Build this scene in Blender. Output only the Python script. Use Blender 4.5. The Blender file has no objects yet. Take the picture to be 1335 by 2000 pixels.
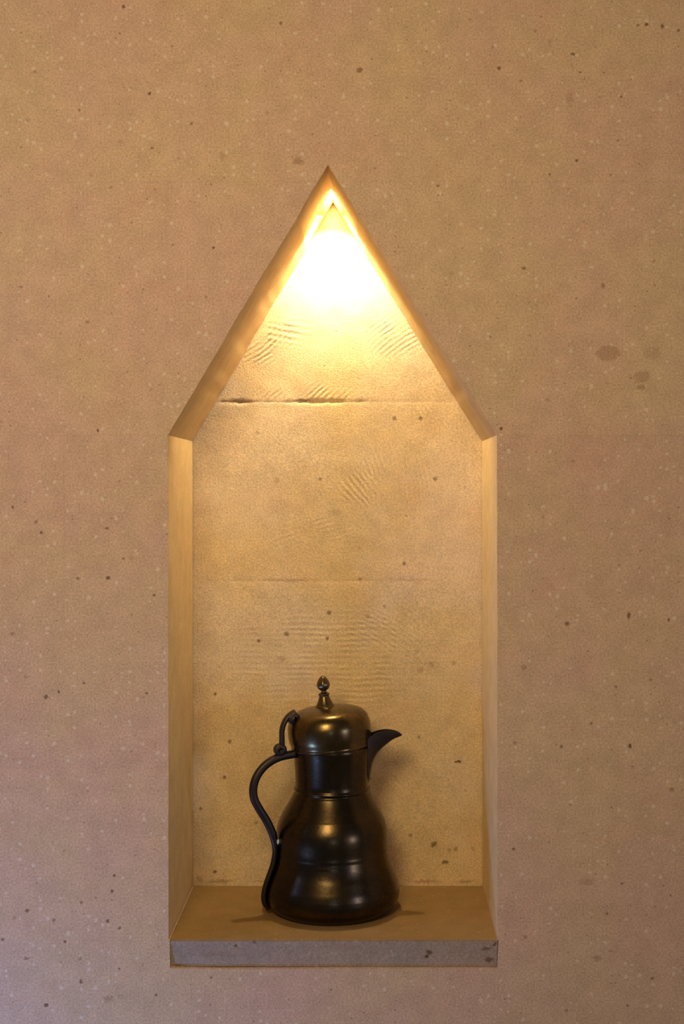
import bpy, bmesh, math, random
from mathutils import Vector, noise, Matrix

random.seed(4)
C = bpy.context.scene.collection
S = 0.00062            # metres per photograph pixel on the wall face (y = 0)
D = 1.613              # camera distance to the wall face
Z0 = 1.45              # eye level above the room's floor
PX, PY = 725.0, 950.0  # principal point in the photograph
ND = 0.22              # niche depth

def X(px, y=0.0): return (px - PX) * S * (D + y) / D
def Z(py, y=0.0): return Z0 + (PY - py) * S * (D + y) / D

# ---------------------------------------------------------------- camera
cam_d = bpy.data.cameras.new('camera')
cam = bpy.data.objects.new('camera', cam_d); C.objects.link(cam)
cam.location = (0, -D, Z0); cam.rotation_euler = (math.pi / 2, 0, 0)
cam_d.sensor_fit = 'AUTO'; cam_d.sensor_width = 36.0
cam_d.lens = (D / S) / 2000.0 * 36.0
cam_d.shift_x = -(PX - 667.5) / 2000.0
cam_d.shift_y = -(1000 - PY) / 2000.0
cam_d.clip_start = 0.05
bpy.context.scene.camera = cam

# ---------------------------------------------------------------- world, lights, exposure
w = bpy.data.worlds.new('world'); bpy.context.scene.world = w; w.use_nodes = True
w.node_tree.nodes['Background'].inputs[0].default_value = (0.95, 0.76, 0.52, 1)
w.node_tree.nodes['Background'].inputs[1].default_value = 0.085

def area(name, loc, target, size, power, col, sy=None):
    d = bpy.data.lights.new(name, 'AREA'); d.energy = power; d.color = col
    d.shape = 'RECTANGLE'; d.size = size; d.size_y = sy or size
    o = bpy.data.objects.new(name, d); C.objects.link(o); o.location = loc
    o.rotation_euler = (Vector(target) - Vector(loc)).to_track_quat('-Z', 'Y').to_euler()
    return o
NC = (X(650), 0.1, Z(1000))
area('room_lamp', (-0.29, -1.20, Z0 + 0.40), (-0.2, 0, Z0 + 0.15), 0.34, 8.8, (1.0, 0.69, 0.29))
area('window_light', (-1.50, -0.30, Z0 + 0.15), (-0.3, 0, Z0), 0.42, 5.6, (0.38, 0.50, 1.0))
shaft = area('window_shaft', (-1.25, -0.85, Z0 - 1.25), (-0.72, 0, Z0 - 0.92), 0.25, 2.6, (0.22, 0.40, 1.0))
shaft.data.spread = math.radians(60)
area('far_window_light', (0.35, -4.6, Z0 - 0.15), (0, 0.1, Z0 - 0.4), 0.16, 2.8, (0.70, 0.78, 1.0), 0.26)
area('far_window_light', (2.5, -2.5, Z0 - 0.10), (0, 0.1, Z0 - 0.4), 0.36, 9.0, (0.92, 0.86, 1.0), 0.5)

LAMP_X, LAMP_Y, LAMP_Z, LAMP_R = X(646.5, 0.17), 0.170, Z(322) + 0.022, 0.035

sc = bpy.context.scene
sc.view_settings.view_transform = 'Standard'; sc.view_settings.look = 'None'
sc.view_settings.gamma = 1.0; sc.view_settings.use_curve_mapping = False
sc.view_settings.exposure = 0.0

# ---------------------------------------------------------------- helpers
def link(name, me, mat=None, parent=None):
    o = bpy.data.objects.new(name, me); C.objects.link(o)
    if mat: me.materials.append(mat)
    if parent: o.parent = parent
    return o
def obj(name, bm, mat, parent=None, smooth=True, sharp=40):
    for f in bm.faces: f.smooth = smooth
    if smooth:
        for e in bm.edges:
            if len(e.link_faces) == 2 and e.calc_face_angle(0) > math.radians(sharp): e.smooth = False
    me = bpy.data.meshes.new(name); bm.to_mesh(me); bm.free()
    return link(name, me, mat, parent)
def empty(name, loc=(0, 0, 0), rz=0):
    o = bpy.data.objects.new(name, None); C.objects.link(o)
    o.location = loc; o.rotation_euler = (0, 0, rz); o.empty_display_size = 0.05
    return o
def nd(nt, t, **kw):
    n = nt.nodes.new(t)
    for k, v in kw.items(): setattr(n, k, v)
    return n
def math_(nt, op, a, b=None, c=None, clamp=False):
    n = nd(nt, 'ShaderNodeMath', operation=op, use_clamp=clamp)
    for i, v in enumerate((a, b, c)):
        if v is None: continue
        if isinstance(v, (int, float)): n.inputs[i].default_value = v
        else: nt.links.new(v, n.inputs[i])
    return n.outputs[0]
def mixc(nt, fac, a, b, mode='MIX'):
    n = nd(nt, 'ShaderNodeMix', data_type='RGBA', blend_type=mode)
    for i, v in ((0, fac), (6, a), (7, b)):
        if isinstance(v, (int, float)): n.inputs[i].default_value = v
        elif isinstance(v, tuple): n.inputs[i].default_value = (*v, 1) if len(v) == 3 else v
        else: nt.links.new(v, n.inputs[i])
    return n.outputs[2]
def ramp(nt, v, lo, hi, t0=0.0, t1=1.0, smooth=True):
    n = nd(nt, 'ShaderNodeMapRange', interpolation_type='SMOOTHSTEP' if smooth else 'LINEAR')
    nt.links.new(v, n.inputs[0])
    for i, q in zip((1, 2, 3, 4), (lo, hi, t0, t1)): n.inputs[i].default_value = q
    return n.outputs[0]
def tex(nt, co, scale, detail=2, rough=0.5, dist=0.0):
    n = nd(nt, 'ShaderNodeTexNoise'); nt.links.new(co, n.inputs['Vector'])
    n.inputs['Scale'].default_value = scale; n.inputs['Detail'].default_value = detail
    n.inputs['Roughness'].default_value = rough; n.inputs['Distortion'].default_value = dist
    return n
def vec(nt, op, a, b, c=None):
    n = nd(nt, 'ShaderNodeVectorMath', operation=op)
    for i, v in enumerate((a, b, c)):
        if v is None: continue
        if isinstance(v, tuple): n.inputs[i].default_value = v
        else: nt.links.new(v, n.inputs[i])
    return n.outputs[1] if op in ('LENGTH', 'DISTANCE') else n.outputs[0]

# ---------------------------------------------------------------- stone material
def stone(name, c_a, c_b, spots=(), marks=(), speck=1.0, grain=1.0, bump=1.0, flecks=1.0, tint=(1, 1, 1)):
    """spots: (x, z, rx, rz, strength, softness); marks: (x, z, rx, rz, angle, period) tool grooves."""
    m = bpy.data.materials.new(name); m.use_nodes = True; nt = m.node_tree
    bs = nt.nodes['Principled BSDF']
    bs.inputs['Roughness'].default_value = 0.85; bs.inputs['Specular IOR Level'].default_value = 0.25
    co = nd(nt, 'ShaderNodeTexCoord').outputs['Object']
    big = tex(nt, co, 5, 3, 0.6).outputs[0]
    med = tex(nt, co, 38, 4, 0.6).outputs[0]
    fin = tex(nt, co, 420, 3, 0.75).outputs[0]
    warpn = tex(nt, co, 160, 3, 0.6)
    warp = vec(nt, 'MULTIPLY_ADD', warpn.outputs[1], (0.010, 0.010, 0.010), co)
    warp = vec(nt, 'SUBTRACT', warp, (0.005, 0.005, 0.005))
    warpf = vec(nt, 'MULTIPLY_ADD', tex(nt, co, 420, 2, 0.6).outputs[1], (0.0042,) * 3, co)
    warpf = vec(nt, 'SUBTRACT', warpf, (0.0021,) * 3)
    col = mixc(nt, ramp(nt, big, 0.38, 0.62), c_a, c_b)
    col = mixc(nt, 1.0, col, tint, 'MULTIPLY')
    k = ramp(nt, med, 0.3, 0.7, 0.93, 1.06)
    cc = nd(nt, 'ShaderNodeCombineColor')
    kk = math_(nt, 'MULTIPLY', k, ramp(nt, fin, 0.28, 0.72, 1 - 0.24 * grain, 1 + 0.20 * grain))
    for i in range(3): nt.links.new(kk, cc.inputs[i])
    col = mixc(nt, 1.0, col, cc.outputs[0], 'MULTIPLY')
    # pinkish and yellowish patches
    col = mixc(nt, ramp(nt, tex(nt, co, 17, 3, 0.6, 0.4).outputs[0], 0.5, 0.72, 0, 0.32), col, mixc(nt, 1.0, col, (1.03, 0.90, 0.90), 'MULTIPLY'))
    height = math_(nt, 'ADD', math_(nt, 'MULTIPLY', fin, 0.5), math_(nt, 'MULTIPLY', med, 0.3))
    dark = None
    def vor(scale, gate, rr, wv):
        v = nd(nt, 'ShaderNodeTexVoronoi'); nt.links.new(wv, v.inputs['Vector']); v.inputs['Scale'].default_value = scale
        s = nd(nt, 'ShaderNodeSeparateColor'); nt.links.new(v.outputs['Color'], s.inputs[0])
        r = math_(nt, 'MULTIPLY', math_(nt, 'SUBTRACT', s.outputs[0], gate), rr)
        return math_(nt, 'MULTIPLY', math_(nt, 'SUBTRACT', r, v.outputs['Distance']), 9.0, clamp=True), s.outputs[1]
    # pale flecks
    f, rnd = vor(120, 0.36, 0.56, warpf)
    col = mixc(nt, math_(nt, 'MULTIPLY', f, 0.5 * flecks), col, (0.86, 0.76, 0.66))
    f2, rnd2 = vor(58, 0.72, 0.62, warpf)
    col = mixc(nt, math_(nt, 'MULTIPLY', math_(nt, 'MULTIPLY', f2, rnd2), 0.38 * flecks), col, (0.86, 0.78, 0.70))
    # small brown grains
    g, rnd = vor(210, 0.48, 0.55, warpf)
    d1 = math_(nt, 'MULTIPLY', math_(nt, 'MULTIPLY', g, rnd), 0.7 * speck)
    g2, rnd2 = vor(62, 0.66, 0.44, warpf)
    d2 = math_(nt, 'MULTIPLY', math_(nt, 'MULTIPLY', g2, rnd2), 0.85 * speck)
    dark = math_(nt, 'MAXIMUM', d1, d2)
    pits = d2
    for (sx, sz, rx, rz, st, soft) in spots:
        sw = warpf if max(rx, rz) < 0.004 else warp
        v = vec(nt, 'MULTIPLY_ADD', sw, (1 / rx, 0, 1 / rz), (-sx / rx, 0, -sz / rz))
        l = vec(nt, 'LENGTH', v, None)
        q = ramp(nt, l, 1.15, 1.15 - soft, 0, st)
        dark = math_(nt, 'MAXIMUM', dark, q)
        if st > 0.93: pits = math_(nt, 'MAXIMUM', pits, q)
    col = mixc(nt, dark, col, mixc(nt, 0.85, col, mixc(nt, ramp(nt, dark, .35, .75), (0.27, 0.125, 0.07), (0.11, 0.042, 0.016))))
    height = math_(nt, 'SUBTRACT', height, math_(nt, 'MULTIPLY', pits, 0.5))
    # chisel and brush grooves
    sep = nd(nt, 'ShaderNodeSeparateXYZ'); nt.links.new(co, sep.inputs[0])
    for (sx, sz, rx, rz, ang, per, st, bend) in marks:
        v = vec(nt, 'MULTIPLY_ADD', warp, (1 / rx, 0, 1 / rz), (-sx / rx, 0, -sz / rz))
        l = vec(nt, 'LENGTH', v, None)
        mask = math_(nt, 'MULTIPLY', ramp(nt, l, 1.1, 0.45, 0, st), ramp(nt, tex(nt, co, 30, 3).outputs[0], 0.42, 0.6, 0.15, 1))
        ca, sa = math.cos(ang), math.sin(ang)
        dx = math_(nt, 'SUBTRACT', sep.outputs[0], sx); dz = math_(nt, 'SUBTRACT', sep.outputs[2], sz)
        u = math_(nt, 'ADD', math_(nt, 'MULTIPLY', dx, ca), math_(nt, 'MULTIPLY', dz, sa))
        p = math_(nt, 'SUBTRACT', math_(nt, 'MULTIPLY', dz, ca), math_(nt, 'MULTIPLY', dx, sa))
        u = math_(nt, 'ADD', u, math_(nt, 'MULTIPLY', math_(nt, 'MULTIPLY', p, p), bend))
        u = math_(nt, 'ADD', u, math_(nt, 'MULTIPLY', med, per * 0.9))
        s = math_(nt, 'SINE', math_(nt, 'MULTIPLY', u, 2 * math.pi / per))
        height = math_(nt, 'ADD', height, math_(nt, 'MULTIPLY', math_(nt, 'MULTIPLY', s, mask), 0.28))
    b = nd(nt, 'ShaderNodeBump'); b.inputs['Strength'].default_value = 0.75
    b.inputs['Distance'].default_value = 0.0016 * bump
    nt.links.new(height, b.inputs['Height']); nt.links.new(b.outputs[0], bs.inputs['Normal'])
    nt.links.new(col, bs.inputs['Base Color'])
    return m

# photographed marks, pixels: (x, y, rx, ry, strength, softness)
F = [(241,13,5,5,.9,.6),(292,183,5,5,.95,.6),(155,215,5,5,.7,.8),(68,140,6,5,.5,.9),(54,235,8,8,.35,.8),(297,289,4,4,.8,.6),
 (216,366,5,5,.6,.8),(235,277,7,5,.45,.9),(374,241,4,4,.8,.6),(336,90,4,4,.7,.7),(522,220,7,6,.45,.9),(434,304,10,9,.4,.8),
 (582,315,13,9,.55,.6),(417,484,4,4,.95,.5),(338,478,5,4,.65,.7),(170,629,7,5,.6,.8),(257,435,4,4,.6,.7),(402,580,4,4,.6,.7),
 (191,840,4,5,.9,.6),(1262,48,6,5,.95,.6),(1293,52,5,7,.9,.6),(1245,49,4,4,.85,.6),(1324,60,4,4,.8,.6),(1118,105,6,4,.95,.6),
 (974,133,6,5,.95,.6),(1017,158,6,4,.7,.8),(1132,141,4,3,.85,.6),(1112,190,10,20,.32,.9),(1074,82,7,14,.35,.9),(1126,314,5,4,.9,.6),
 (1213,189,4,4,.85,.6),(1206,274,4,4,.75,.6),(1073,340,3,4,.8,.6),(703,137,9,7,.75,.5),(1022,524,6,5,.8,.6),(1177,558,6,8,.65,.7),
 (978,837,4.5,4.5,1,.5),(882,534,8,7,.35,.7),(1276,510,6,5,.5,.8),(1069,781,8,6,.4,.9),(834,599,5,4,.0,.5),
 (1187,690,23,15,.42,.3),(1272,690,19,14,.26,.5),(1253,735,17,12,.42,.45),(1250,757,12,7,.5,.7),
 (1232,738,6,3,.6,.8),(25,990,4.5,4.5,.85,.6),(70,1020,5,5,.7,.7),(81,1040,4,4,.95,.6),(209,1032,8,4,.75,.7),(211,1129,6,5,1,.5),
 (152,1130,5,5,.75,.7),(256,1090,9,7,.35,.9),(241,1091,4,4,.8,.6),(301,1162,5,3,.9,.6),(90,1361,6,6,.85,.5),(115,1351,4,4,.9,.6),
 (164,1334,4,4,.8,.6),(50,1322,5,5,.6,.8),(24,1238,7,6,.6,.8),(286,1354,5,4,.75,.6),(1107,1218,8,8,.85,.7),(1227,1202,6,9,.9,.6),
 (1305,1211,4,4,.9,.6),(1022,1305,9,9,.5,.7),(1230,1457,5,6,1,.5),(1096,1458,6,6,.75,.8),(1005,1451,6,6,.6,.7),(1311,1542,7,7,.65,.8),
 (1235,1497,7,3,.75,.7),(1202,1341,5,4,.65,.7),(1154,1413,5,4,.8,.6),(1002,1658,4,4,.9,.6),(1147,1722,20,10,.35,.9),
 (1214,1726,6,4,.75,.8),(1165,1871,13,7,.5,.7),(1194,1857,10,4,.4,.8),(1273,1911,6,4,.85,.7),(1225,1964,4,4,.9,.6),
 (1025,1830,6,5,.6,.8),(1186,1785,6,4,.75,.7),(1105,1974,6,5,.6,.8),(223,1710,4,4,.95,.5),(219,1741,4.5,5,.9,.6),
 (159,1763,5,6,.75,.8),(53,1779,6,5,.85,.6),(28,1793,6,5,.5,.8),(105,1798,4,7,.75,.7),(210,1799,5,5,.9,.6),(233,1813,5,4,.85,.6),
 (127,1839,5,5,.85,.6),(5,1835,5,5,.8,.6),(53,1871,9,3,.7,.7),(158,1917,4,6,.9,.6),(90,1963,6,6,.95,.5),(210,1952,14,10,.5,.9),
 (233,1892,4,4,.8,.6),(305,1944,4,4,.9,.5),(236,1946,10,5,.3,.9),(1045,60,7,4,.5,.8),(962,92,5,5,.5,.8),(156,1873,5,5,.6,.8),
 (1118,900,5,3,.6,.7),(1250,1075,5,4,.5,.8),(1306,1012,4,4,.6,.7),(1060,1010,4,4,.6,.7),(40,560,5,4,.6,.7),(548,45,5,4,.8,.6)]
B = [(770,817,5,5,.7,.6),(821,817,5,5,.7,.6),(502,844,6,4,.4,.8),(657,838,9,5,.35,.8),(540,938,8,6,.35,.8),(625,936,4,4,.7,.6),
 (849,934,6,5,.7,.6),(654,1000,11,9,.25,.7),(789,1101,4,4,.8,.6),(703,1131,5,4,.6,.7),(559,1238,6,5,.75,.7),(505,1252,4,4,.8,.6),
 (642,1197,5,5,.75,.6),(639,1247,4,4,.8,.6),(420,1356,4,4,.85,.6),(549,1286,12,5,.35,.8),(718,1203,7,6,.4,.8),(750,1184,4,4,.6,.7),
 (814,1272,6,6,.35,.8),(822,1309,7,6,.4,.8),(843,1298,7,6,.35,.8),(893,1489,7,2.6,1,.5),(847,1650,6,6,.8,.6),(868,1684,6,5,.85,.6),
 (801,1632,5,5,.6,.7),(876,1662,6,5,.5,.8),(890,1659,5,5,.6,.7),(922,1658,6,6,.4,.8),(448,1449,5,5,.7,.7),(438,1519,4,4,.8,.6),
 (500,1607,5,5,.6,.8),(419,1703,4,4,.85,.6),(392,1580,4,4,.7,.6),(720,1520,5,4,.8,.6),(886,1295,6,5,.5,.8),(818,1440,4,4,.6,.7),
 (470,784,36,4.5,.6,.8),(592,782,20,4,.7,.8),(700,780,60,3,.3,.9),(560,1134,70,3.5,.32,.9),(800,1133,60,3,.25,.9),
 (430,1722,34,4,.55,.9),(520,1722,34,3.5,.4,.9),(830,1722,40,4,.5,.9),(910,1722,25,3.5,.5,.9),(390,1718,10,8,.35,.9)]
FS = [(X(a), Z(b), r * S * (.8 if r < 10 else 1), q * S * (.8 if r < 10 else 1), s * .92, so) for a, b, r, q, s, so in F]
kb = S * (D + ND) / D
BS = [(X(a, ND), Z(b, ND), r * kb, q * kb, s, so) for a, b, r, q, s, so in B]
MK = [(775, 930, 85, 80, math.radians(14), 9, 1.0, 2.0), (705, 955, 50, 40, math.radians(40), 10, .8, 0.0),
      (510, 665, 70, 55, math.radians(-52), 9, 1.0, 3.0), (560, 640, 60, 40, math.radians(80), 12, .7, 0), (770, 655, 70, 45, math.radians(125), 9, .7, 2.0), (600, 770, 110, 26, math.radians(-48), 9, .8, 0.0),
      (655, 1290, 240, 120, math.radians(90), 11, .55, 0.0), (600, 1050, 90, 60, math.radians(110), 10, .35, 0), (760, 1230, 90, 60, math.radians(60), 9, .5, 2), (860,800,60,70,math.radians(35),9,.5,0)]
MK = [(X(a, ND), Z(b, ND), r * kb, q * kb, an, p * kb, st, be) for a, b, r, q, an, p, st, be in MK]

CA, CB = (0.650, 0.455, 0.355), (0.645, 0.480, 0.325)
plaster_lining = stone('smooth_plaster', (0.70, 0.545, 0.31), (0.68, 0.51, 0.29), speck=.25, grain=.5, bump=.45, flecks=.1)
shelf_stone = stone('shelf_stone', (0.30, 0.19, 0.085), (0.275, 0.175, 0.075), speck=.35, grain=.6, bump=.4, flecks=.15,
                    spots=[(X(363), Z(1795), .003, .003, .9, .6)])
sill_stone = stone('sill_stone', (0.40, 0.315, 0.265), (0.36, 0.30, 0.26), speck=.8, grain=1.0, bump=1.0, flecks=.3,
                   spots=[(X(a), Z(b), r * S, q * S, s, so) for a, b, r, q, s, so in
                          [(838,1861,9,5,.9,.7),(833,1871,5,4,1,.6),(951,1855,16,3,.7,.8),(955,1877,14,7,.8,.8),(966,1846,4,7,.9,.7),
                           (496,1842,7,4,.7,.8),(460,1848,5,4,.8,.7),(405,1868,6,5,.4,.9),(430,1865,50,9,.28,.9),(660,1850,60,8,.18,.9),(345,1888,22,3,.7,.9)]])

# ---------------------------------------------------------------- the wall face: large blocks around the niche
NICHE = [(640, 322), (970, 850), (971, 1837), (329, 1837), (328, 850)]   # px on the wall face
wall = empty('wall_front'); wall['kind'] = 'structure'; wall['label'] = 'speckled pinkish tan stone wall face around the pointed niche'

def jit(p, q, amp):
    """points from p to q (px) along a worn arris"""
    a, b = Vector((X(p[0]), Z(p[1]))), Vector((X(q[0]), Z(q[1])))
    n = max(2, int((b - a).length / 0.005)); d = (b - a).normalized(); nn = Vector((-d.y, d.x)); out = []
    for i in range(n + 1):
        t = i / n; c = a.lerp(b, t)
        k = noise.noise(Vector((c.x * 70, c.y * 70, 1.3))) * 0.6 + noise.noise(Vector((c.x * 16, c.y * 16, 5.1)))
        k *= amp * min(1, 6 * t, 6 * (1 - t))
        out.append(c + nn * k)
    return out
A_, R_, BR, BL, L_ = NICHE
edge_L = jit(L_, A_, .0011); edge_R = jit(A_, R_, .0011)     # slopes, going up / going down
jam_R = jit(R_, (971, 1837), .0005); jam_L = jit((329, 1837), L_, .0005)
def split(pts, pz):
    """split a polyline at height pz -> part above, part below (both end on the cut)"""
    for i in range(len(pts) - 1):
        a, b = pts[i], pts[i + 1]
        if (a.y - pz) * (b.y - pz) <= 0 and a.y != b.y:
            c = a.lerp(b, (a.y - pz) / (a.y - b.y))
            return pts[:i + 1] + [c], [c] + pts[i + 1:]
def P(px, py): return Vector((X(px), Z(py)))
XL, XR, YT, YB = -1500, 2900, -1350, 3250

def block(poly, name='stone_block', depth=ND, y0=0.0, extra=None, cut=False, front_bevel=.0002):
    pts = []
    for p in poly:
        if not pts or (p - pts[-1]).length > 1e-4: pts.append(p)
    if (pts[0] - pts[-1]).length < 1e-4: pts.pop()
    ar = sum(pts[i].x * pts[(i + 1) % len(pts)].y - pts[(i + 1) % len(pts)].x * pts[i].y for i in range(len(pts)))
    if ar < 0: pts.reverse()
    bm = bmesh.new()
    vf = [bm.verts.new((p.x, y0, p.y)) for p in pts]
    vb = [bm.verts.new((p.x, y0 + depth, p.y)) for p in pts]
    ff = bm.faces.new(vf); bm.faces.new(list(reversed(vb)))
    n = len(pts)
    for i in range(n):
        j = (i + 1) % n
        bm.faces.new((vf[j], vf[i], vb[i], vb[j]))
    bmesh.ops.recalc_face_normals(bm, faces=bm.faces)
    bmesh.ops.bevel(bm, geom=[e for e in ff.edges], offset=front_bevel, segments=2, profile=.6, affect='EDGES')
    xs = [p.x for p in pts]; zs = [p.y for p in pts]
    sp = [s for s in FS if min(xs) - .03 < s[0] < max(xs) + .03 and min(zs) - .03 < s[1] < max(zs) + .03]
    t = 1 + random.uniform(-.018, .018); tb = t * (1 + random.uniform(-.03, .02))
    mat = stone('wall_stone', CA, CB, sp, tint=(t, t * (1 + random.uniform(-.01, .01)), tb))
    o = obj(name, bm, mat, wall, sharp=35)
    for f in o.data.polygons:
        if abs(f.normal.y) > .999: f.use_smooth = False
    # niche lining: faces that look into the niche wear a smooth plaster skin
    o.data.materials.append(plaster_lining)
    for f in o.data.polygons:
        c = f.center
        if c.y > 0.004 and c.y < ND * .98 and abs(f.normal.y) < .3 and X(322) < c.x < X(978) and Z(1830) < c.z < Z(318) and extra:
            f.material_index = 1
    if cut:
        bc = bmesh.new()
        bmesh.ops.create_cone(bc, cap_ends=True, segments=64, radius1=LAMP_R, radius2=LAMP_R, depth=0.6,
                              matrix=Matrix.Translation((LAMP_X, LAMP_Y, LAMP_Z + 0.0115 - 0.3)))
        me = bpy.data.meshes.new('bore'); bc.to_mesh(me); bc.free(); me.materials.append(plaster_lining)
        co = bpy.data.objects.new('bore', me); C.objects.link(co)
        md = o.modifiers.new('bore', 'BOOLEAN'); md.object = co; md.operation = 'DIFFERENCE'; md.solver = 'EXACT'
        dg = bpy.context.evaluated_depsgraph_get()
        new = bpy.data.meshes.new_from_object(o.evaluated_get(dg)); o.modifiers.clear(); o.data = new
        bpy.data.objects.remove(co)
        for f in o.data.polygons:
            r = math.hypot(f.center.x - LAMP_X, f.center.y - LAMP_Y)
            if abs(f.normal.z) < .2 and r < LAMP_R * 1.05 and r > LAMP_R * .8: f.material_index = 1; f.use_smooth = True
    return o

J1, J2, J3, J4, J5 = 355, 850, 1165, 1500, 1837
LA, LB = split(edge_L[::-1], Z(J1))[0], split(edge_L[::-1], Z(J1))[1]   # apex->joint, joint->shoulder
RA, RB = split(edge_R, Z(J1))
# rows above the niche
for ya, yb, cuts in ((YT, -660, (-300, 1500)), (-660, -140, (-900, 420, 1900)),):
    xs = [XL, *cuts, XR]
    for a, b in zip(xs, xs[1:]): block([P(a, ya), P(b, ya), P(b, yb), P(a, yb)])
# course holding the apex
block([P(XL, -140), P(-650, -140), P(-650, J1), P(XL, J1)])
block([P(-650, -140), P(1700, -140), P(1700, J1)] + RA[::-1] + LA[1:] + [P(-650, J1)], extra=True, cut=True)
block([P(1700, -140), P(XR, -140), P(XR, J1), P(1700, J1)])
# gable course
block([P(XL, J1), P(-420, J1), P(-420, J2), P(XL, J2)])
block([P(-420, J1)] + LB + [P(-420, J2)], extra=True, cut=True)
block([P(1900, J1)] + RB + [P(1900, J2)], extra=True, cut=True)
block([P(1900, J1), P(XR, J1), P(XR, J2), P(1900, J2)])
# jamb courses
def jam_seg(pts, za, zb):
    hi = split(pts, Z(za))[1] if abs(pts[0].y - Z(za)) > 1e-5 and za != J2 else pts
    return split(hi, Z(zb))[0] if zb < J5 - 1 else hi
JL = jam_L[::-1]
for ya, yb, cl, cr in ((J2, J3, 125, 1560), (J3, J4, -260, 2100), (J4, J5, -520, 1450)):
    sl, sr = jam_seg(JL, ya, yb), jam_seg(jam_R, ya, yb)
    block([P(XL, ya), P(cl, ya), P(cl, yb), P(XL, yb)])
    block([P(cl, ya)] + sl + [P(cl, yb)], extra=True)
    block([P(cr, ya)] + sr + [P(cr, yb)], extra=True)
    block([P(cr, ya), P(XR, ya), P(XR, yb), P(cr, yb)])
# course beside and under the sill slab
JB = 2170
block([P(XL, J5), P(-150, J5), P(-150, JB), P(XL, JB)])
block([P(-150, J5), P(331, J5), P(332, 1891), P(420, 1893), P(700, 1892), P(971, 1892), P(973, 1837), P(1620, J5), P(1620, JB), P(-150, JB)])
block([P(1620, J5), P(XR, J5), P(XR, JB), P(1620, JB)])
for ya, yb, cuts in ((JB, 2700, (-700, 800, 2300)), (2700, YB, (100, 1500))):
    xs = [XL, *cuts, XR]
    for a, b in zip(xs, xs[1:]): block([P(a, ya), P(b, ya), P(b, yb), P(a, yb)])

# ---------------------------------------------------------------- niche back wall: four courses of dressed blocks
back = empty('wall_back'); back['kind'] = 'structure'; back['label'] = 'tool marked yellowish stone at the back of the niche'
NP = [P(*p) for p in NICHE]
def inside_dist(x, z):
    p = Vector((x, z)); dmin = 9; ins = True
    for i in range(5):
        a, b = NP[i], NP[(i + 1) % 5]; d = b - a; n = Vector((d.y, -d.x)).normalized()
        s = -(p - a).dot(n)      # NICHE runs clockwise in x/z
        dmin = min(dmin, s)
    return dmin
sgn = 1 if inside_dist(X(650), Z(1200)) > 0 else -1
RF = 0.010
def back_block(z1, z0, x0, x1):
    nx = int((x1 - x0) / .0024); nz = max(8, int((z1 - z0) / .0024))
    vs, fs = [], []
    for j in range(nz + 1):
        z = z0 + (z1 - z0) * j / nz
        for i in range(nx + 1):
            x = x0 + (x1 - x0) * i / nx
            y = ND + 0.0012
            y += noise.noise(Vector((x * 9, 0, z * 9))) * .0007 + noise.noise(Vector((x * 45, 3, z * 45))) * .0004
            e = min(z - z0, z1 - z)
            rag = 0.5 + noise.noise(Vector((x * 30, 9, (z0 if z - z0 < z1 - z else z1) * 3)))
            wdt = 0.0022 + 0.004 * max(0, rag)
            zj = z0 if z - z0 < z1 - z else z1; px = PX + x / kb
            if abs(zj - zz[1]) < 1e-4: js = max(0, min(1, (px - 415) / 20)) * max(.12, min(1, (730 - px) / 60))
            elif abs(zj - zz[2]) < 1e-4: js = .14 * max(.3, min(1, (900 - px) / 200)) * (1 if px > 420 else .3)
            elif abs(zj - zz[4]) < 1e-4: js = 1
            else: js = 0
            js *= .35 + 1.1 * max(0, noise.noise(Vector((x * 110, 4, zj * 3))) + .35)
            if e < wdt: y += js * (1 - e / wdt) ** 1.5 * (0.0006 + 0.0036 * max(0, min(1, rag)))
            s = inside_dist(x, z) * sgn
            if 0 <= s < RF: y -= (RF - math.sqrt(max(0, RF * RF - (RF - s) ** 2))) * .8
            vs.append((x, max(y, ND - .008 if s > 0 else ND + .0004), z))
    w_ = nx + 1
    for j in range(nz):
        for i in range(nx):
            a = j * w_ + i; fs.append((a, a + 1, a + w_ + 1, a + w_))
    # sides and back
    T = ND + .12
    loop = list(range(0, w_)) + [k * w_ + nx for k in range(1, nz + 1)] + [nz * w_ + k for k in range(nx - 1, -1, -1)] + [k * w_ for k in range(nz - 1, 0, -1)]
    nb = len(vs); vs += [(vs[k][0], T, vs[k][2]) for k in loop]; L = len(loop)
    nf = len(vs); vs += [vs[k] for k in loop]
    for k in range(L): fs.append((nf + (k + 1) % L, nf + k, nb + k, nb + (k + 1) % L))
    fs.append(tuple(range(nb + L - 1, nb - 1, -1)))
    me = bpy.data.meshes.new('stone_block'); me.from_pydata(vs, [], fs); me.update()
    for f in me.polygons: f.use_smooth = f.index < nx * nz
    sp = [s for s in BS if z0 - .02 < s[1] < z1 + .02]; mk = [q for q in MK if z0 - q[3] < q[1] < z1 + q[3]]
    t = 1 + random.uniform(-.015, .015)
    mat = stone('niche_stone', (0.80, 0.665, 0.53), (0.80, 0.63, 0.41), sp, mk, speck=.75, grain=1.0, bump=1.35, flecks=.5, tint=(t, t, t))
    link('stone_block', me, mat, back)
zz = [Z(370, ND), Z(785, ND), Z(1135, ND), Z(1494, ND), Z(1760, ND)]
for a, b in zip(zz, zz[1:]): back_block(a, b, X(316), X(984))

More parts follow.
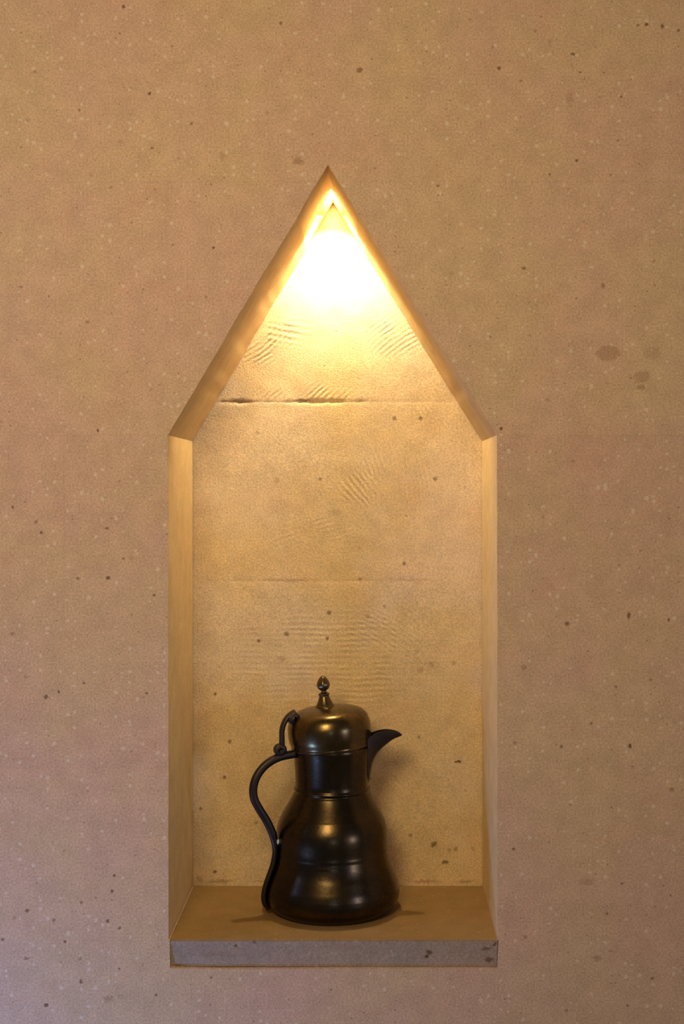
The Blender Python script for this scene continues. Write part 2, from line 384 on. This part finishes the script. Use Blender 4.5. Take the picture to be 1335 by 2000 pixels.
# ---------------------------------------------------------------- shelf slab
def slab():
    bm = bmesh.new()
    x0, x1 = X(330.5), X(971.5); zt = Z(1837); zb = Z(1891)
    n = 60; top, low, topb, lowb = [], [], [], []
    for i in range(n + 1):
        x = x0 + (x1 - x0) * i / n
        k = noise.noise(Vector((x * 30, 0, 2))) * .0005
        xb = min(max(x, x0 + .0015), x1 - .0008)
        top.append(bm.verts.new((x, 0.0006 + k, zt))); low.append(bm.verts.new((xb, 0.0055 + k, zb)))
        topb.append(bm.verts.new((x, ND, zt))); lowb.append(bm.verts.new((xb, ND, zb)))
    for i in range(n):
        bm.faces.new((top[i], low[i], low[i + 1], top[i + 1])); bm.faces.new((topb[i], top[i], top[i + 1], topb[i + 1]))
        bm.faces.new((low[i], lowb[i], lowb[i + 1], low[i + 1])); bm.faces.new((lowb[i], topb[i], topb[i + 1], lowb[i + 1]))
    bm.faces.new((top[0], topb[0], lowb[0], low[0])); bm.faces.new((top[-1], low[-1], lowb[-1], topb[-1]))
    bmesh.ops.recalc_face_normals(bm, faces=bm.faces)
    bmesh.ops.bevel(bm, geom=[e for e in bm.edges if all(v in set(top) for v in e.verts)], offset=.0012, segments=2, affect='EDGES')
    o = obj('trim_1', bm, shelf_stone, None, sharp=30)
    o.data.materials.append(sill_stone)
    for f in o.data.polygons:
        if f.normal.y < -.8: f.material_index = 1
    o['kind'] = 'structure'; o['label'] = 'stone shelf slab of the niche with a grey front edge'
slab()

# ---------------------------------------------------------------- recessed lamp
def metal(name, c, rough, nz=0.0, bump=0.0, mtl=1.0, c2=None):
    m = bpy.data.materials.new(name); m.use_nodes = True; nt = m.node_tree; bs = nt.nodes['Principled BSDF']
    bs.inputs['Metallic'].default_value = mtl
    co = nd(nt, 'ShaderNodeTexCoord').outputs['Object']
    a = tex(nt, co, 22, 4, .6).outputs[0]; b = tex(nt, co, 160, 3, .7).outputs[0]
    nt.links.new(mixc(nt, ramp(nt, a, .35, .65), c, c2 or c), bs.inputs['Base Color'])
    nt.links.new(math_(nt, 'ADD', rough - nz / 2, math_(nt, 'MULTIPLY', b, nz)), bs.inputs['Roughness'])
    if bump:
        h = math_(nt, 'ADD', a, math_(nt, 'MULTIPLY', b, .25))
        n = nd(nt, 'ShaderNodeBump'); n.inputs['Strength'].default_value = .6; n.inputs['Distance'].default_value = bump
        nt.links.new(h, n.inputs['Height']); nt.links.new(n.outputs[0], bs.inputs['Normal'])
    return m
def lathe(prof, seg=96, cap0=True, cap1=True, wob=0.0):
    bm = bmesh.new(); rings = []
    for r, z in prof:
        rings.append([bm.verts.new(((r * (1 + wob * noise.noise(Vector((math.cos(t) * 1.3, math.sin(t) * 1.3, z * 22))))) * math.cos(t),
                                    (r * (1 + wob * noise.noise(Vector((math.cos(t) * 1.3, math.sin(t) * 1.3, z * 22))))) * math.sin(t), z))
                      for t in [2 * math.pi * i / seg for i in range(seg)]])
    for a, b in zip(rings, rings[1:]):
        for i in range(seg):
            j = (i + 1) % seg; bm.faces.new((a[i], a[j], b[j], b[i]))
    if cap0: bm.faces.new(rings[0][::-1])
    if cap1: bm.faces.new(rings[-1])
    return bm
def spline(pts, n):
    out = []
    P_ = [pts[0]] + list(pts) + [pts[-1]]
    for i in range(1, len(P_) - 2):
        p0, p1, p2, p3 = (Vector(P_[i + k]) for k in (-1, 0, 1, 2))
        for s in range(n):
            t = s / n
            out.append(.5 * ((2 * p1) + (p2 - p0) * t + (2 * p0 - 5 * p1 + 4 * p2 - p3) * t * t + (3 * p1 - p0 - 3 * p2 + p3) * t ** 3))
    out.append(Vector(pts[-1])); return out

lamp = empty('recessed_lamp', (LAMP_X, LAMP_Y, LAMP_Z))
lamp['label'] = 'small round warm lamp glowing in a bore at the apex of the pointed niche'; lamp['category'] = 'lamp'
obj('housing', lathe([(.0335, .010), (.0335, -.002), (.0325, -.003), (.027, -.003), (.0262, -.001), (.0262, .006)], 48, True, True), metal('lamp_metal', (.75, .7, .6), .35), lamp)
em = bpy.data.materials.new('lamp_lens'); em.use_nodes = True
e_ = em.node_tree.nodes['Principled BSDF']; e_.inputs['Base Color'].default_value = (.9, .85, .7, 1)
e_.inputs['Emission Color'].default_value = (1.0, .74, .34, 1); e_.inputs['Emission Strength'].default_value = 52
obj('lens', lathe([(.0255, -.0012), (.0250, -.004), (.0225, -.009), (.0180, -.014), (.0115, -.0185), (.0050, -.0205), (.0008, -.021)], 40, True, True), em, lamp)
ld = bpy.data.lights.new('lamp_beam', 'SPOT'); ld.energy = 6.8; ld.color = (1.0, .78, .40); ld.spot_size = math.radians(108); ld.spot_blend = .5
ld.shadow_soft_size = .009
lo = bpy.data.objects.new('lamp_beam', ld); C.objects.link(lo); lo.parent = lamp; lo.location = (0, 0, -.040); lo.rotation_euler = (math.radians(13), 0, 0)

# ---------------------------------------------------------------- the coffee pot
K = 0.668e-3
PYC = 0.126
AX = X(648, PYC)
def H(py): return (1773 - py) * K
bronze = metal('dark_bronze', (.084, .060, .034), .27, .10, .0006, 1.0, (.055, .044, .033))
lid_m = metal('olive_bronze', (.170, .125, .058), .27, .10, .0004, 1.0, (.11, .08, .042))
iron = metal('dark_iron', (.075, .062, .062), .45, .2, .0007, 1.0, (.06, .05, .052))
pot = empty('coffee_pot', (AX, PYC, Z(1837) + 0.0004))
pot['label'] = 'dark bronze lidded coffee pot with curved handle and beaked spout on the niche shelf'; pot['category'] = 'coffee pot'

raw = [(70.5, 0), (73.5, .7), (78, 3), (83.5, 8), (87, 14), (88.4, 21), (88.0, 28), (86.3, 36), (83.8, 43), (80.8, 51), (78, 58), (75.6, 66), (74.0, 74), (73.3, 82),
       (73.0, 90), (72.7, 97), (71.9, 104), (70.2, 111), (67.3, 118.5), (63.6, 126), (59.5, 133), (55.5, 140), (52, 146.5), (49.8, 151.0)]
prof = [(p.x / 1000, p.y / 1000) for p in spline([Vector((a, b)) for a, b in raw], 3)]
prof += [(.0484, .1525), (.0482, .1540), (.0496, .1552), (.0499, .1568), (.0484, .1582), (.0478, .1600), (.0479, .166), (.0481, .175), (.0486, .184), (.0492, .192), (.0498, .200), (.0507, .207), (.0509, .212)]
prof += [(.0500, .213), (.0488, .212), (.0480, .200), (.0462, .160)]
# hammered turning ridges on the belly
def ridge(r, z):
    k = 0
    for zc, a, wd in ((.1235, .00022, .0014), (.078, .00022, .0018), (.0705, .00018, .0016), (.0305, .00012, .002)):
        k += a * math.exp(-((z - zc) / wd) ** 2)
    return r + k
fine = []
for (r0, z0), (r1, z1) in zip(prof, prof[1:]):
    m_ = max(1, int(abs(z1 - z0) / .0012)) if z0 < .15 else 1
    for i in range(m_):
        t = i / m_; r, z = r0 + (r1 - r0) * t, z0 + (z1 - z0) * t; fine.append((ridge(r, z) if .003 < z < .15 else r, z))
fine.append(prof[-1])
obj('body', lathe(fine, 128, True, True, wob=.006), bronze, pot, sharp=60)
def rbody(z):
    for (r0, z0), (r1, z1) in zip(prof, prof[1:]):
        if z0 <= z <= z1 and z1 > z0: return r0 + (r1 - r0) * (z - z0) / (z1 - z0)
    return .05

def sweep(path, wt, th, up=None, seg=14, power=2.6):
    """path of points in the x/z plane (Vectors 3D, y = 0): wt = width along y, th = thickness in plane; callables of t"""
    bm = bmesh.new(); rings = []; n = len(path)
    for i, p in enumerate(path):
        a = path[max(0, i - 1)]; b = path[min(n - 1, i + 1)]; tg = (b - a).normalized()
        nn = Vector((0, 1, 0)).cross(tg).normalized(); t = i / (n - 1)
        ring = []
        for k in range(seg):
            g = 2 * math.pi * k / seg; c, s = math.cos(g), math.sin(g)
            c = math.copysign(abs(c) ** (2 / power), c); s = math.copysign(abs(s) ** (2 / power), s)
            ring.append(bm.verts.new(p + Vector((0, 1, 0)) * (c * wt(t) / 2) + nn * (s * th(t) / 2)))
        rings.append(ring)
    for a, b in zip(rings, rings[1:]):
        for i in range(seg):
            j = (i + 1) % seg; bm.faces.new((a[i], a[j], b[j], b[i]))
    bm.faces.new(rings[0][::-1]); bm.faces.new(rings[-1])
    bmesh.ops.recalc_face_normals(bm, faces=bm.faces)
    return bm

# handle, in its own plane (local -x direction is outward), turned a little to the front
HA = math.radians(20)
ca = math.cos(HA)
hp = [(-(648 - a) * K / ca, 0, H(b)) for a, b in [(577, 1468), (566, 1469), (552, 1471), (535, 1477), (518, 1489), (505, 1507), (499, 1528), (501, 1549), (511, 1570), (523, 1591), (533, 1613), (537, 1626)]]
for py in (1645, 1662, 1680, 1698, 1716, 1733, 1748, 1762):
    z = H(py); hp.append((-(rbody(z) + .0036), 0, z))
path = [Vector(p) for p in spline(hp, 5)]
ob = obj('handle', sweep(path, lambda t: .0108 - .003 * t, lambda t: (.0104 if t < .55 else .0104 - .0036 * min(1, (t - .55) / .12)) * (1 if t < .97 else .7)), iron, pot, sharp=60)
ob.rotation_euler.z = HA
bm = bmesh.new(); bmesh.ops.create_icosphere(bm, subdivisions=2, radius=.0026)
for v in bm.verts: v.co = Vector((v.co.x * .8, v.co.y * .8, v.co.z * 1.5)) * (1 + .2 * noise.noise(v.co * 900))
bead = obj('solder_bead', bm, metal('solder', (.75, .68, .55), .5, 0, 0, .6), ob)
bead['label'] = 'small pale bead of solder'; bead.location = (-(rbody(H(1633)) + .0012), -.0046, H(1633))

# spout: an open beak, riveted to the neck
secs = [(66, 1442, 1540, 16.5), (71, 1438, 1532, 16.2), (74, 1436, 1519, 15.4), (80, 1432.5, 1489, 13.8), (90, 1428.5, 1469, 11.4), (104, 1425.5, 1455, 8.4), (119, 1426, 1443.5, 5.4), (130, 1429, 1438.3, 3.0), (136.5, 1433.5, 1435.6, 1.0)]
sp_ = spline([Vector((a, b, c)) for a, b, c, d in secs], 4); hw_ = spline([Vector((d, 0, 0)) for a, b, c, d in secs], 4)
bm = bmesh.new(); rings = []
for s, h in zip(sp_, hw_):
    x = s.x * K; zt, zb = H(s.y), H(s.z); hw = h.x / 1000; ring = []
    M = 14
    for k in range(M + 1):
        g = -1 + 2 * k / M; yy = hw * math.copysign(abs(math.sin(g * math.pi / 2)) ** .8, g)
        zz_ = zb + (zt - zb) * abs(g) ** 1.7
        xx = x
        if s.x < 72: xx = math.sqrt(max(0, (rbody(min(max(zz_, .161), .21)) - .0004) ** 2 - yy * yy))
        ring.append(bm.verts.new((xx, yy, zz_)))
    rings.append(ring)
for a, b in zip(rings, rings[1:]):
    for i in range(len(a) - 1): bm.faces.new((a[i], a[i + 1], b[i + 1], b[i]))
bmesh.ops.recalc_face_normals(bm, faces=bm.faces)
bmesh.ops.solidify(bm, geom=bm.faces[:], thickness=.0014)
spo = obj('spout', bm, iron, pot, sharp=50); spo.rotation_euler.z = math.radians(-4)

# lid
LT = math.radians(-4.6)
lid_raw = [(50.6, 0), (51.3, -.3), (51.8, .6), (51.9, 2.0), (51.8, 3.4), (52.4, 6), (53.8, 11), (54.4, 18), (54.3, 26), (53.2, 32), (50.6, 38.8), (46.0, 44.4), (39.5, 47.8), (32, 50.0), (24, 51.4), (16, 52.3), (9, 52.8), (2, 53.0)]
lp = [(p.x / 1000, p.y / 1000) for p in spline([Vector(a) for a in lid_raw], 3)]
lid = obj('lid', lathe(lp, 112, False, True, wob=.004), lid_m, pot, sharp=60)
lid.location = (-.0015, 0, .2105); lid.rotation_euler = (0, LT, 0)
fin_raw = [(12.5, -1.2), (12.6, .3), (11.2, 2.2), (9.2, 6), (7.4, 10.5), (6.4, 14), (7.2, 15.2), (7.4, 16.3), (6.0, 17.4), (4.0, 18.4), (3.4, 19.6), (3.8, 20.8), (6.2, 22.6), (7.9, 25.4), (8.3, 28.4), (7.5, 32), (5.6, 35.6), (3.2, 38.4), (.8, 39.8)]
fp = [(p.x / 1000, p.y / 1000) for p in spline([Vector(a) for a in fin_raw], 3)]
bm = lathe(fp, 40)
for v in bm.verts:      # shallow flutes on the acorn knob
    if v.co.z > .0205:
        t = math.atan2(v.co.y, v.co.x); k = 1 + .035 * math.cos(8 * t); v.co.x *= k; v.co.y *= k
fi = obj('finial', bm, metal('aged_brass', (.17, .13, .07), .33, .12, .0004, 1.0, (.11, .085, .05)), lid, sharp=60)
fi.location = (-.0035, 0, .0525); fi['label'] = 'acorn shaped knob'

# hinge: strap over the left shoulder of the lid, pinned to a lug on the handle
hg = [(-(648 - a) * K / ca, 0, H(b)) for a, b in [(557, 1463), (553, 1452), (552.5, 1437), (552.5, 1422), (556, 1408), (563, 1396), (573, 1388), (577, 1386)]]
hpth = [Vector(p) for p in spline(hg, 4)]
hi_ = obj('hinge', sweep(hpth, lambda t: .0085 + .004 * t, lambda t: .0072 - .0018 * t), iron, pot, sharp=60)
hi_.rotation_euler.z = HA
def knuckle(x, z, r, ln, hole=True):
    bm = bmesh.new(); seg = 28; R1, R0 = r, r * .42
    rows = []
    for rr, yy in ((R0, -ln / 2), (R1 * .9, -ln / 2), (R1, -ln / 2 + .0008), (R1, ln / 2 - .0008), (R1 * .9, ln / 2), (R0, ln / 2)):
        rows.append([bm.verts.new((x + rr * math.cos(2 * math.pi * i / seg), yy, z + rr * math.sin(2 * math.pi * i / seg))) for i in range(seg)])
    rows.append(rows[0])
    for a, b in zip(rows, rows[1:]):
        for i in range(seg):
            j = (i + 1) % seg; bm.faces.new((a[i], a[j], b[j], b[i]))
    bmesh.ops.recalc_face_normals(bm, faces=bm.faces); return bm
k1 = obj('knuckle', knuckle(-(648 - 574) * K / ca, H(1399), .0078, .014), iron, hi_, sharp=50)
k2 = obj('knuckle', knuckle(-(648 - 549) * K / ca, H(1458), .0080, .010), iron, hi_, sharp=50)
# lug under the knuckle on top of the handle and the rivet pin through it
bm = bmesh.new(); bmesh.ops.create_cone(bm, cap_ends=True, segments=16, radius1=.0023, radius2=.0023, depth=.015, matrix=Matrix.Translation((-(648 - 549) * K / ca, 0, H(1459))) @ Matrix.Rotation(math.pi / 2, 4, 'X'))
obj('pin', bm, iron, hi_, sharp=50)
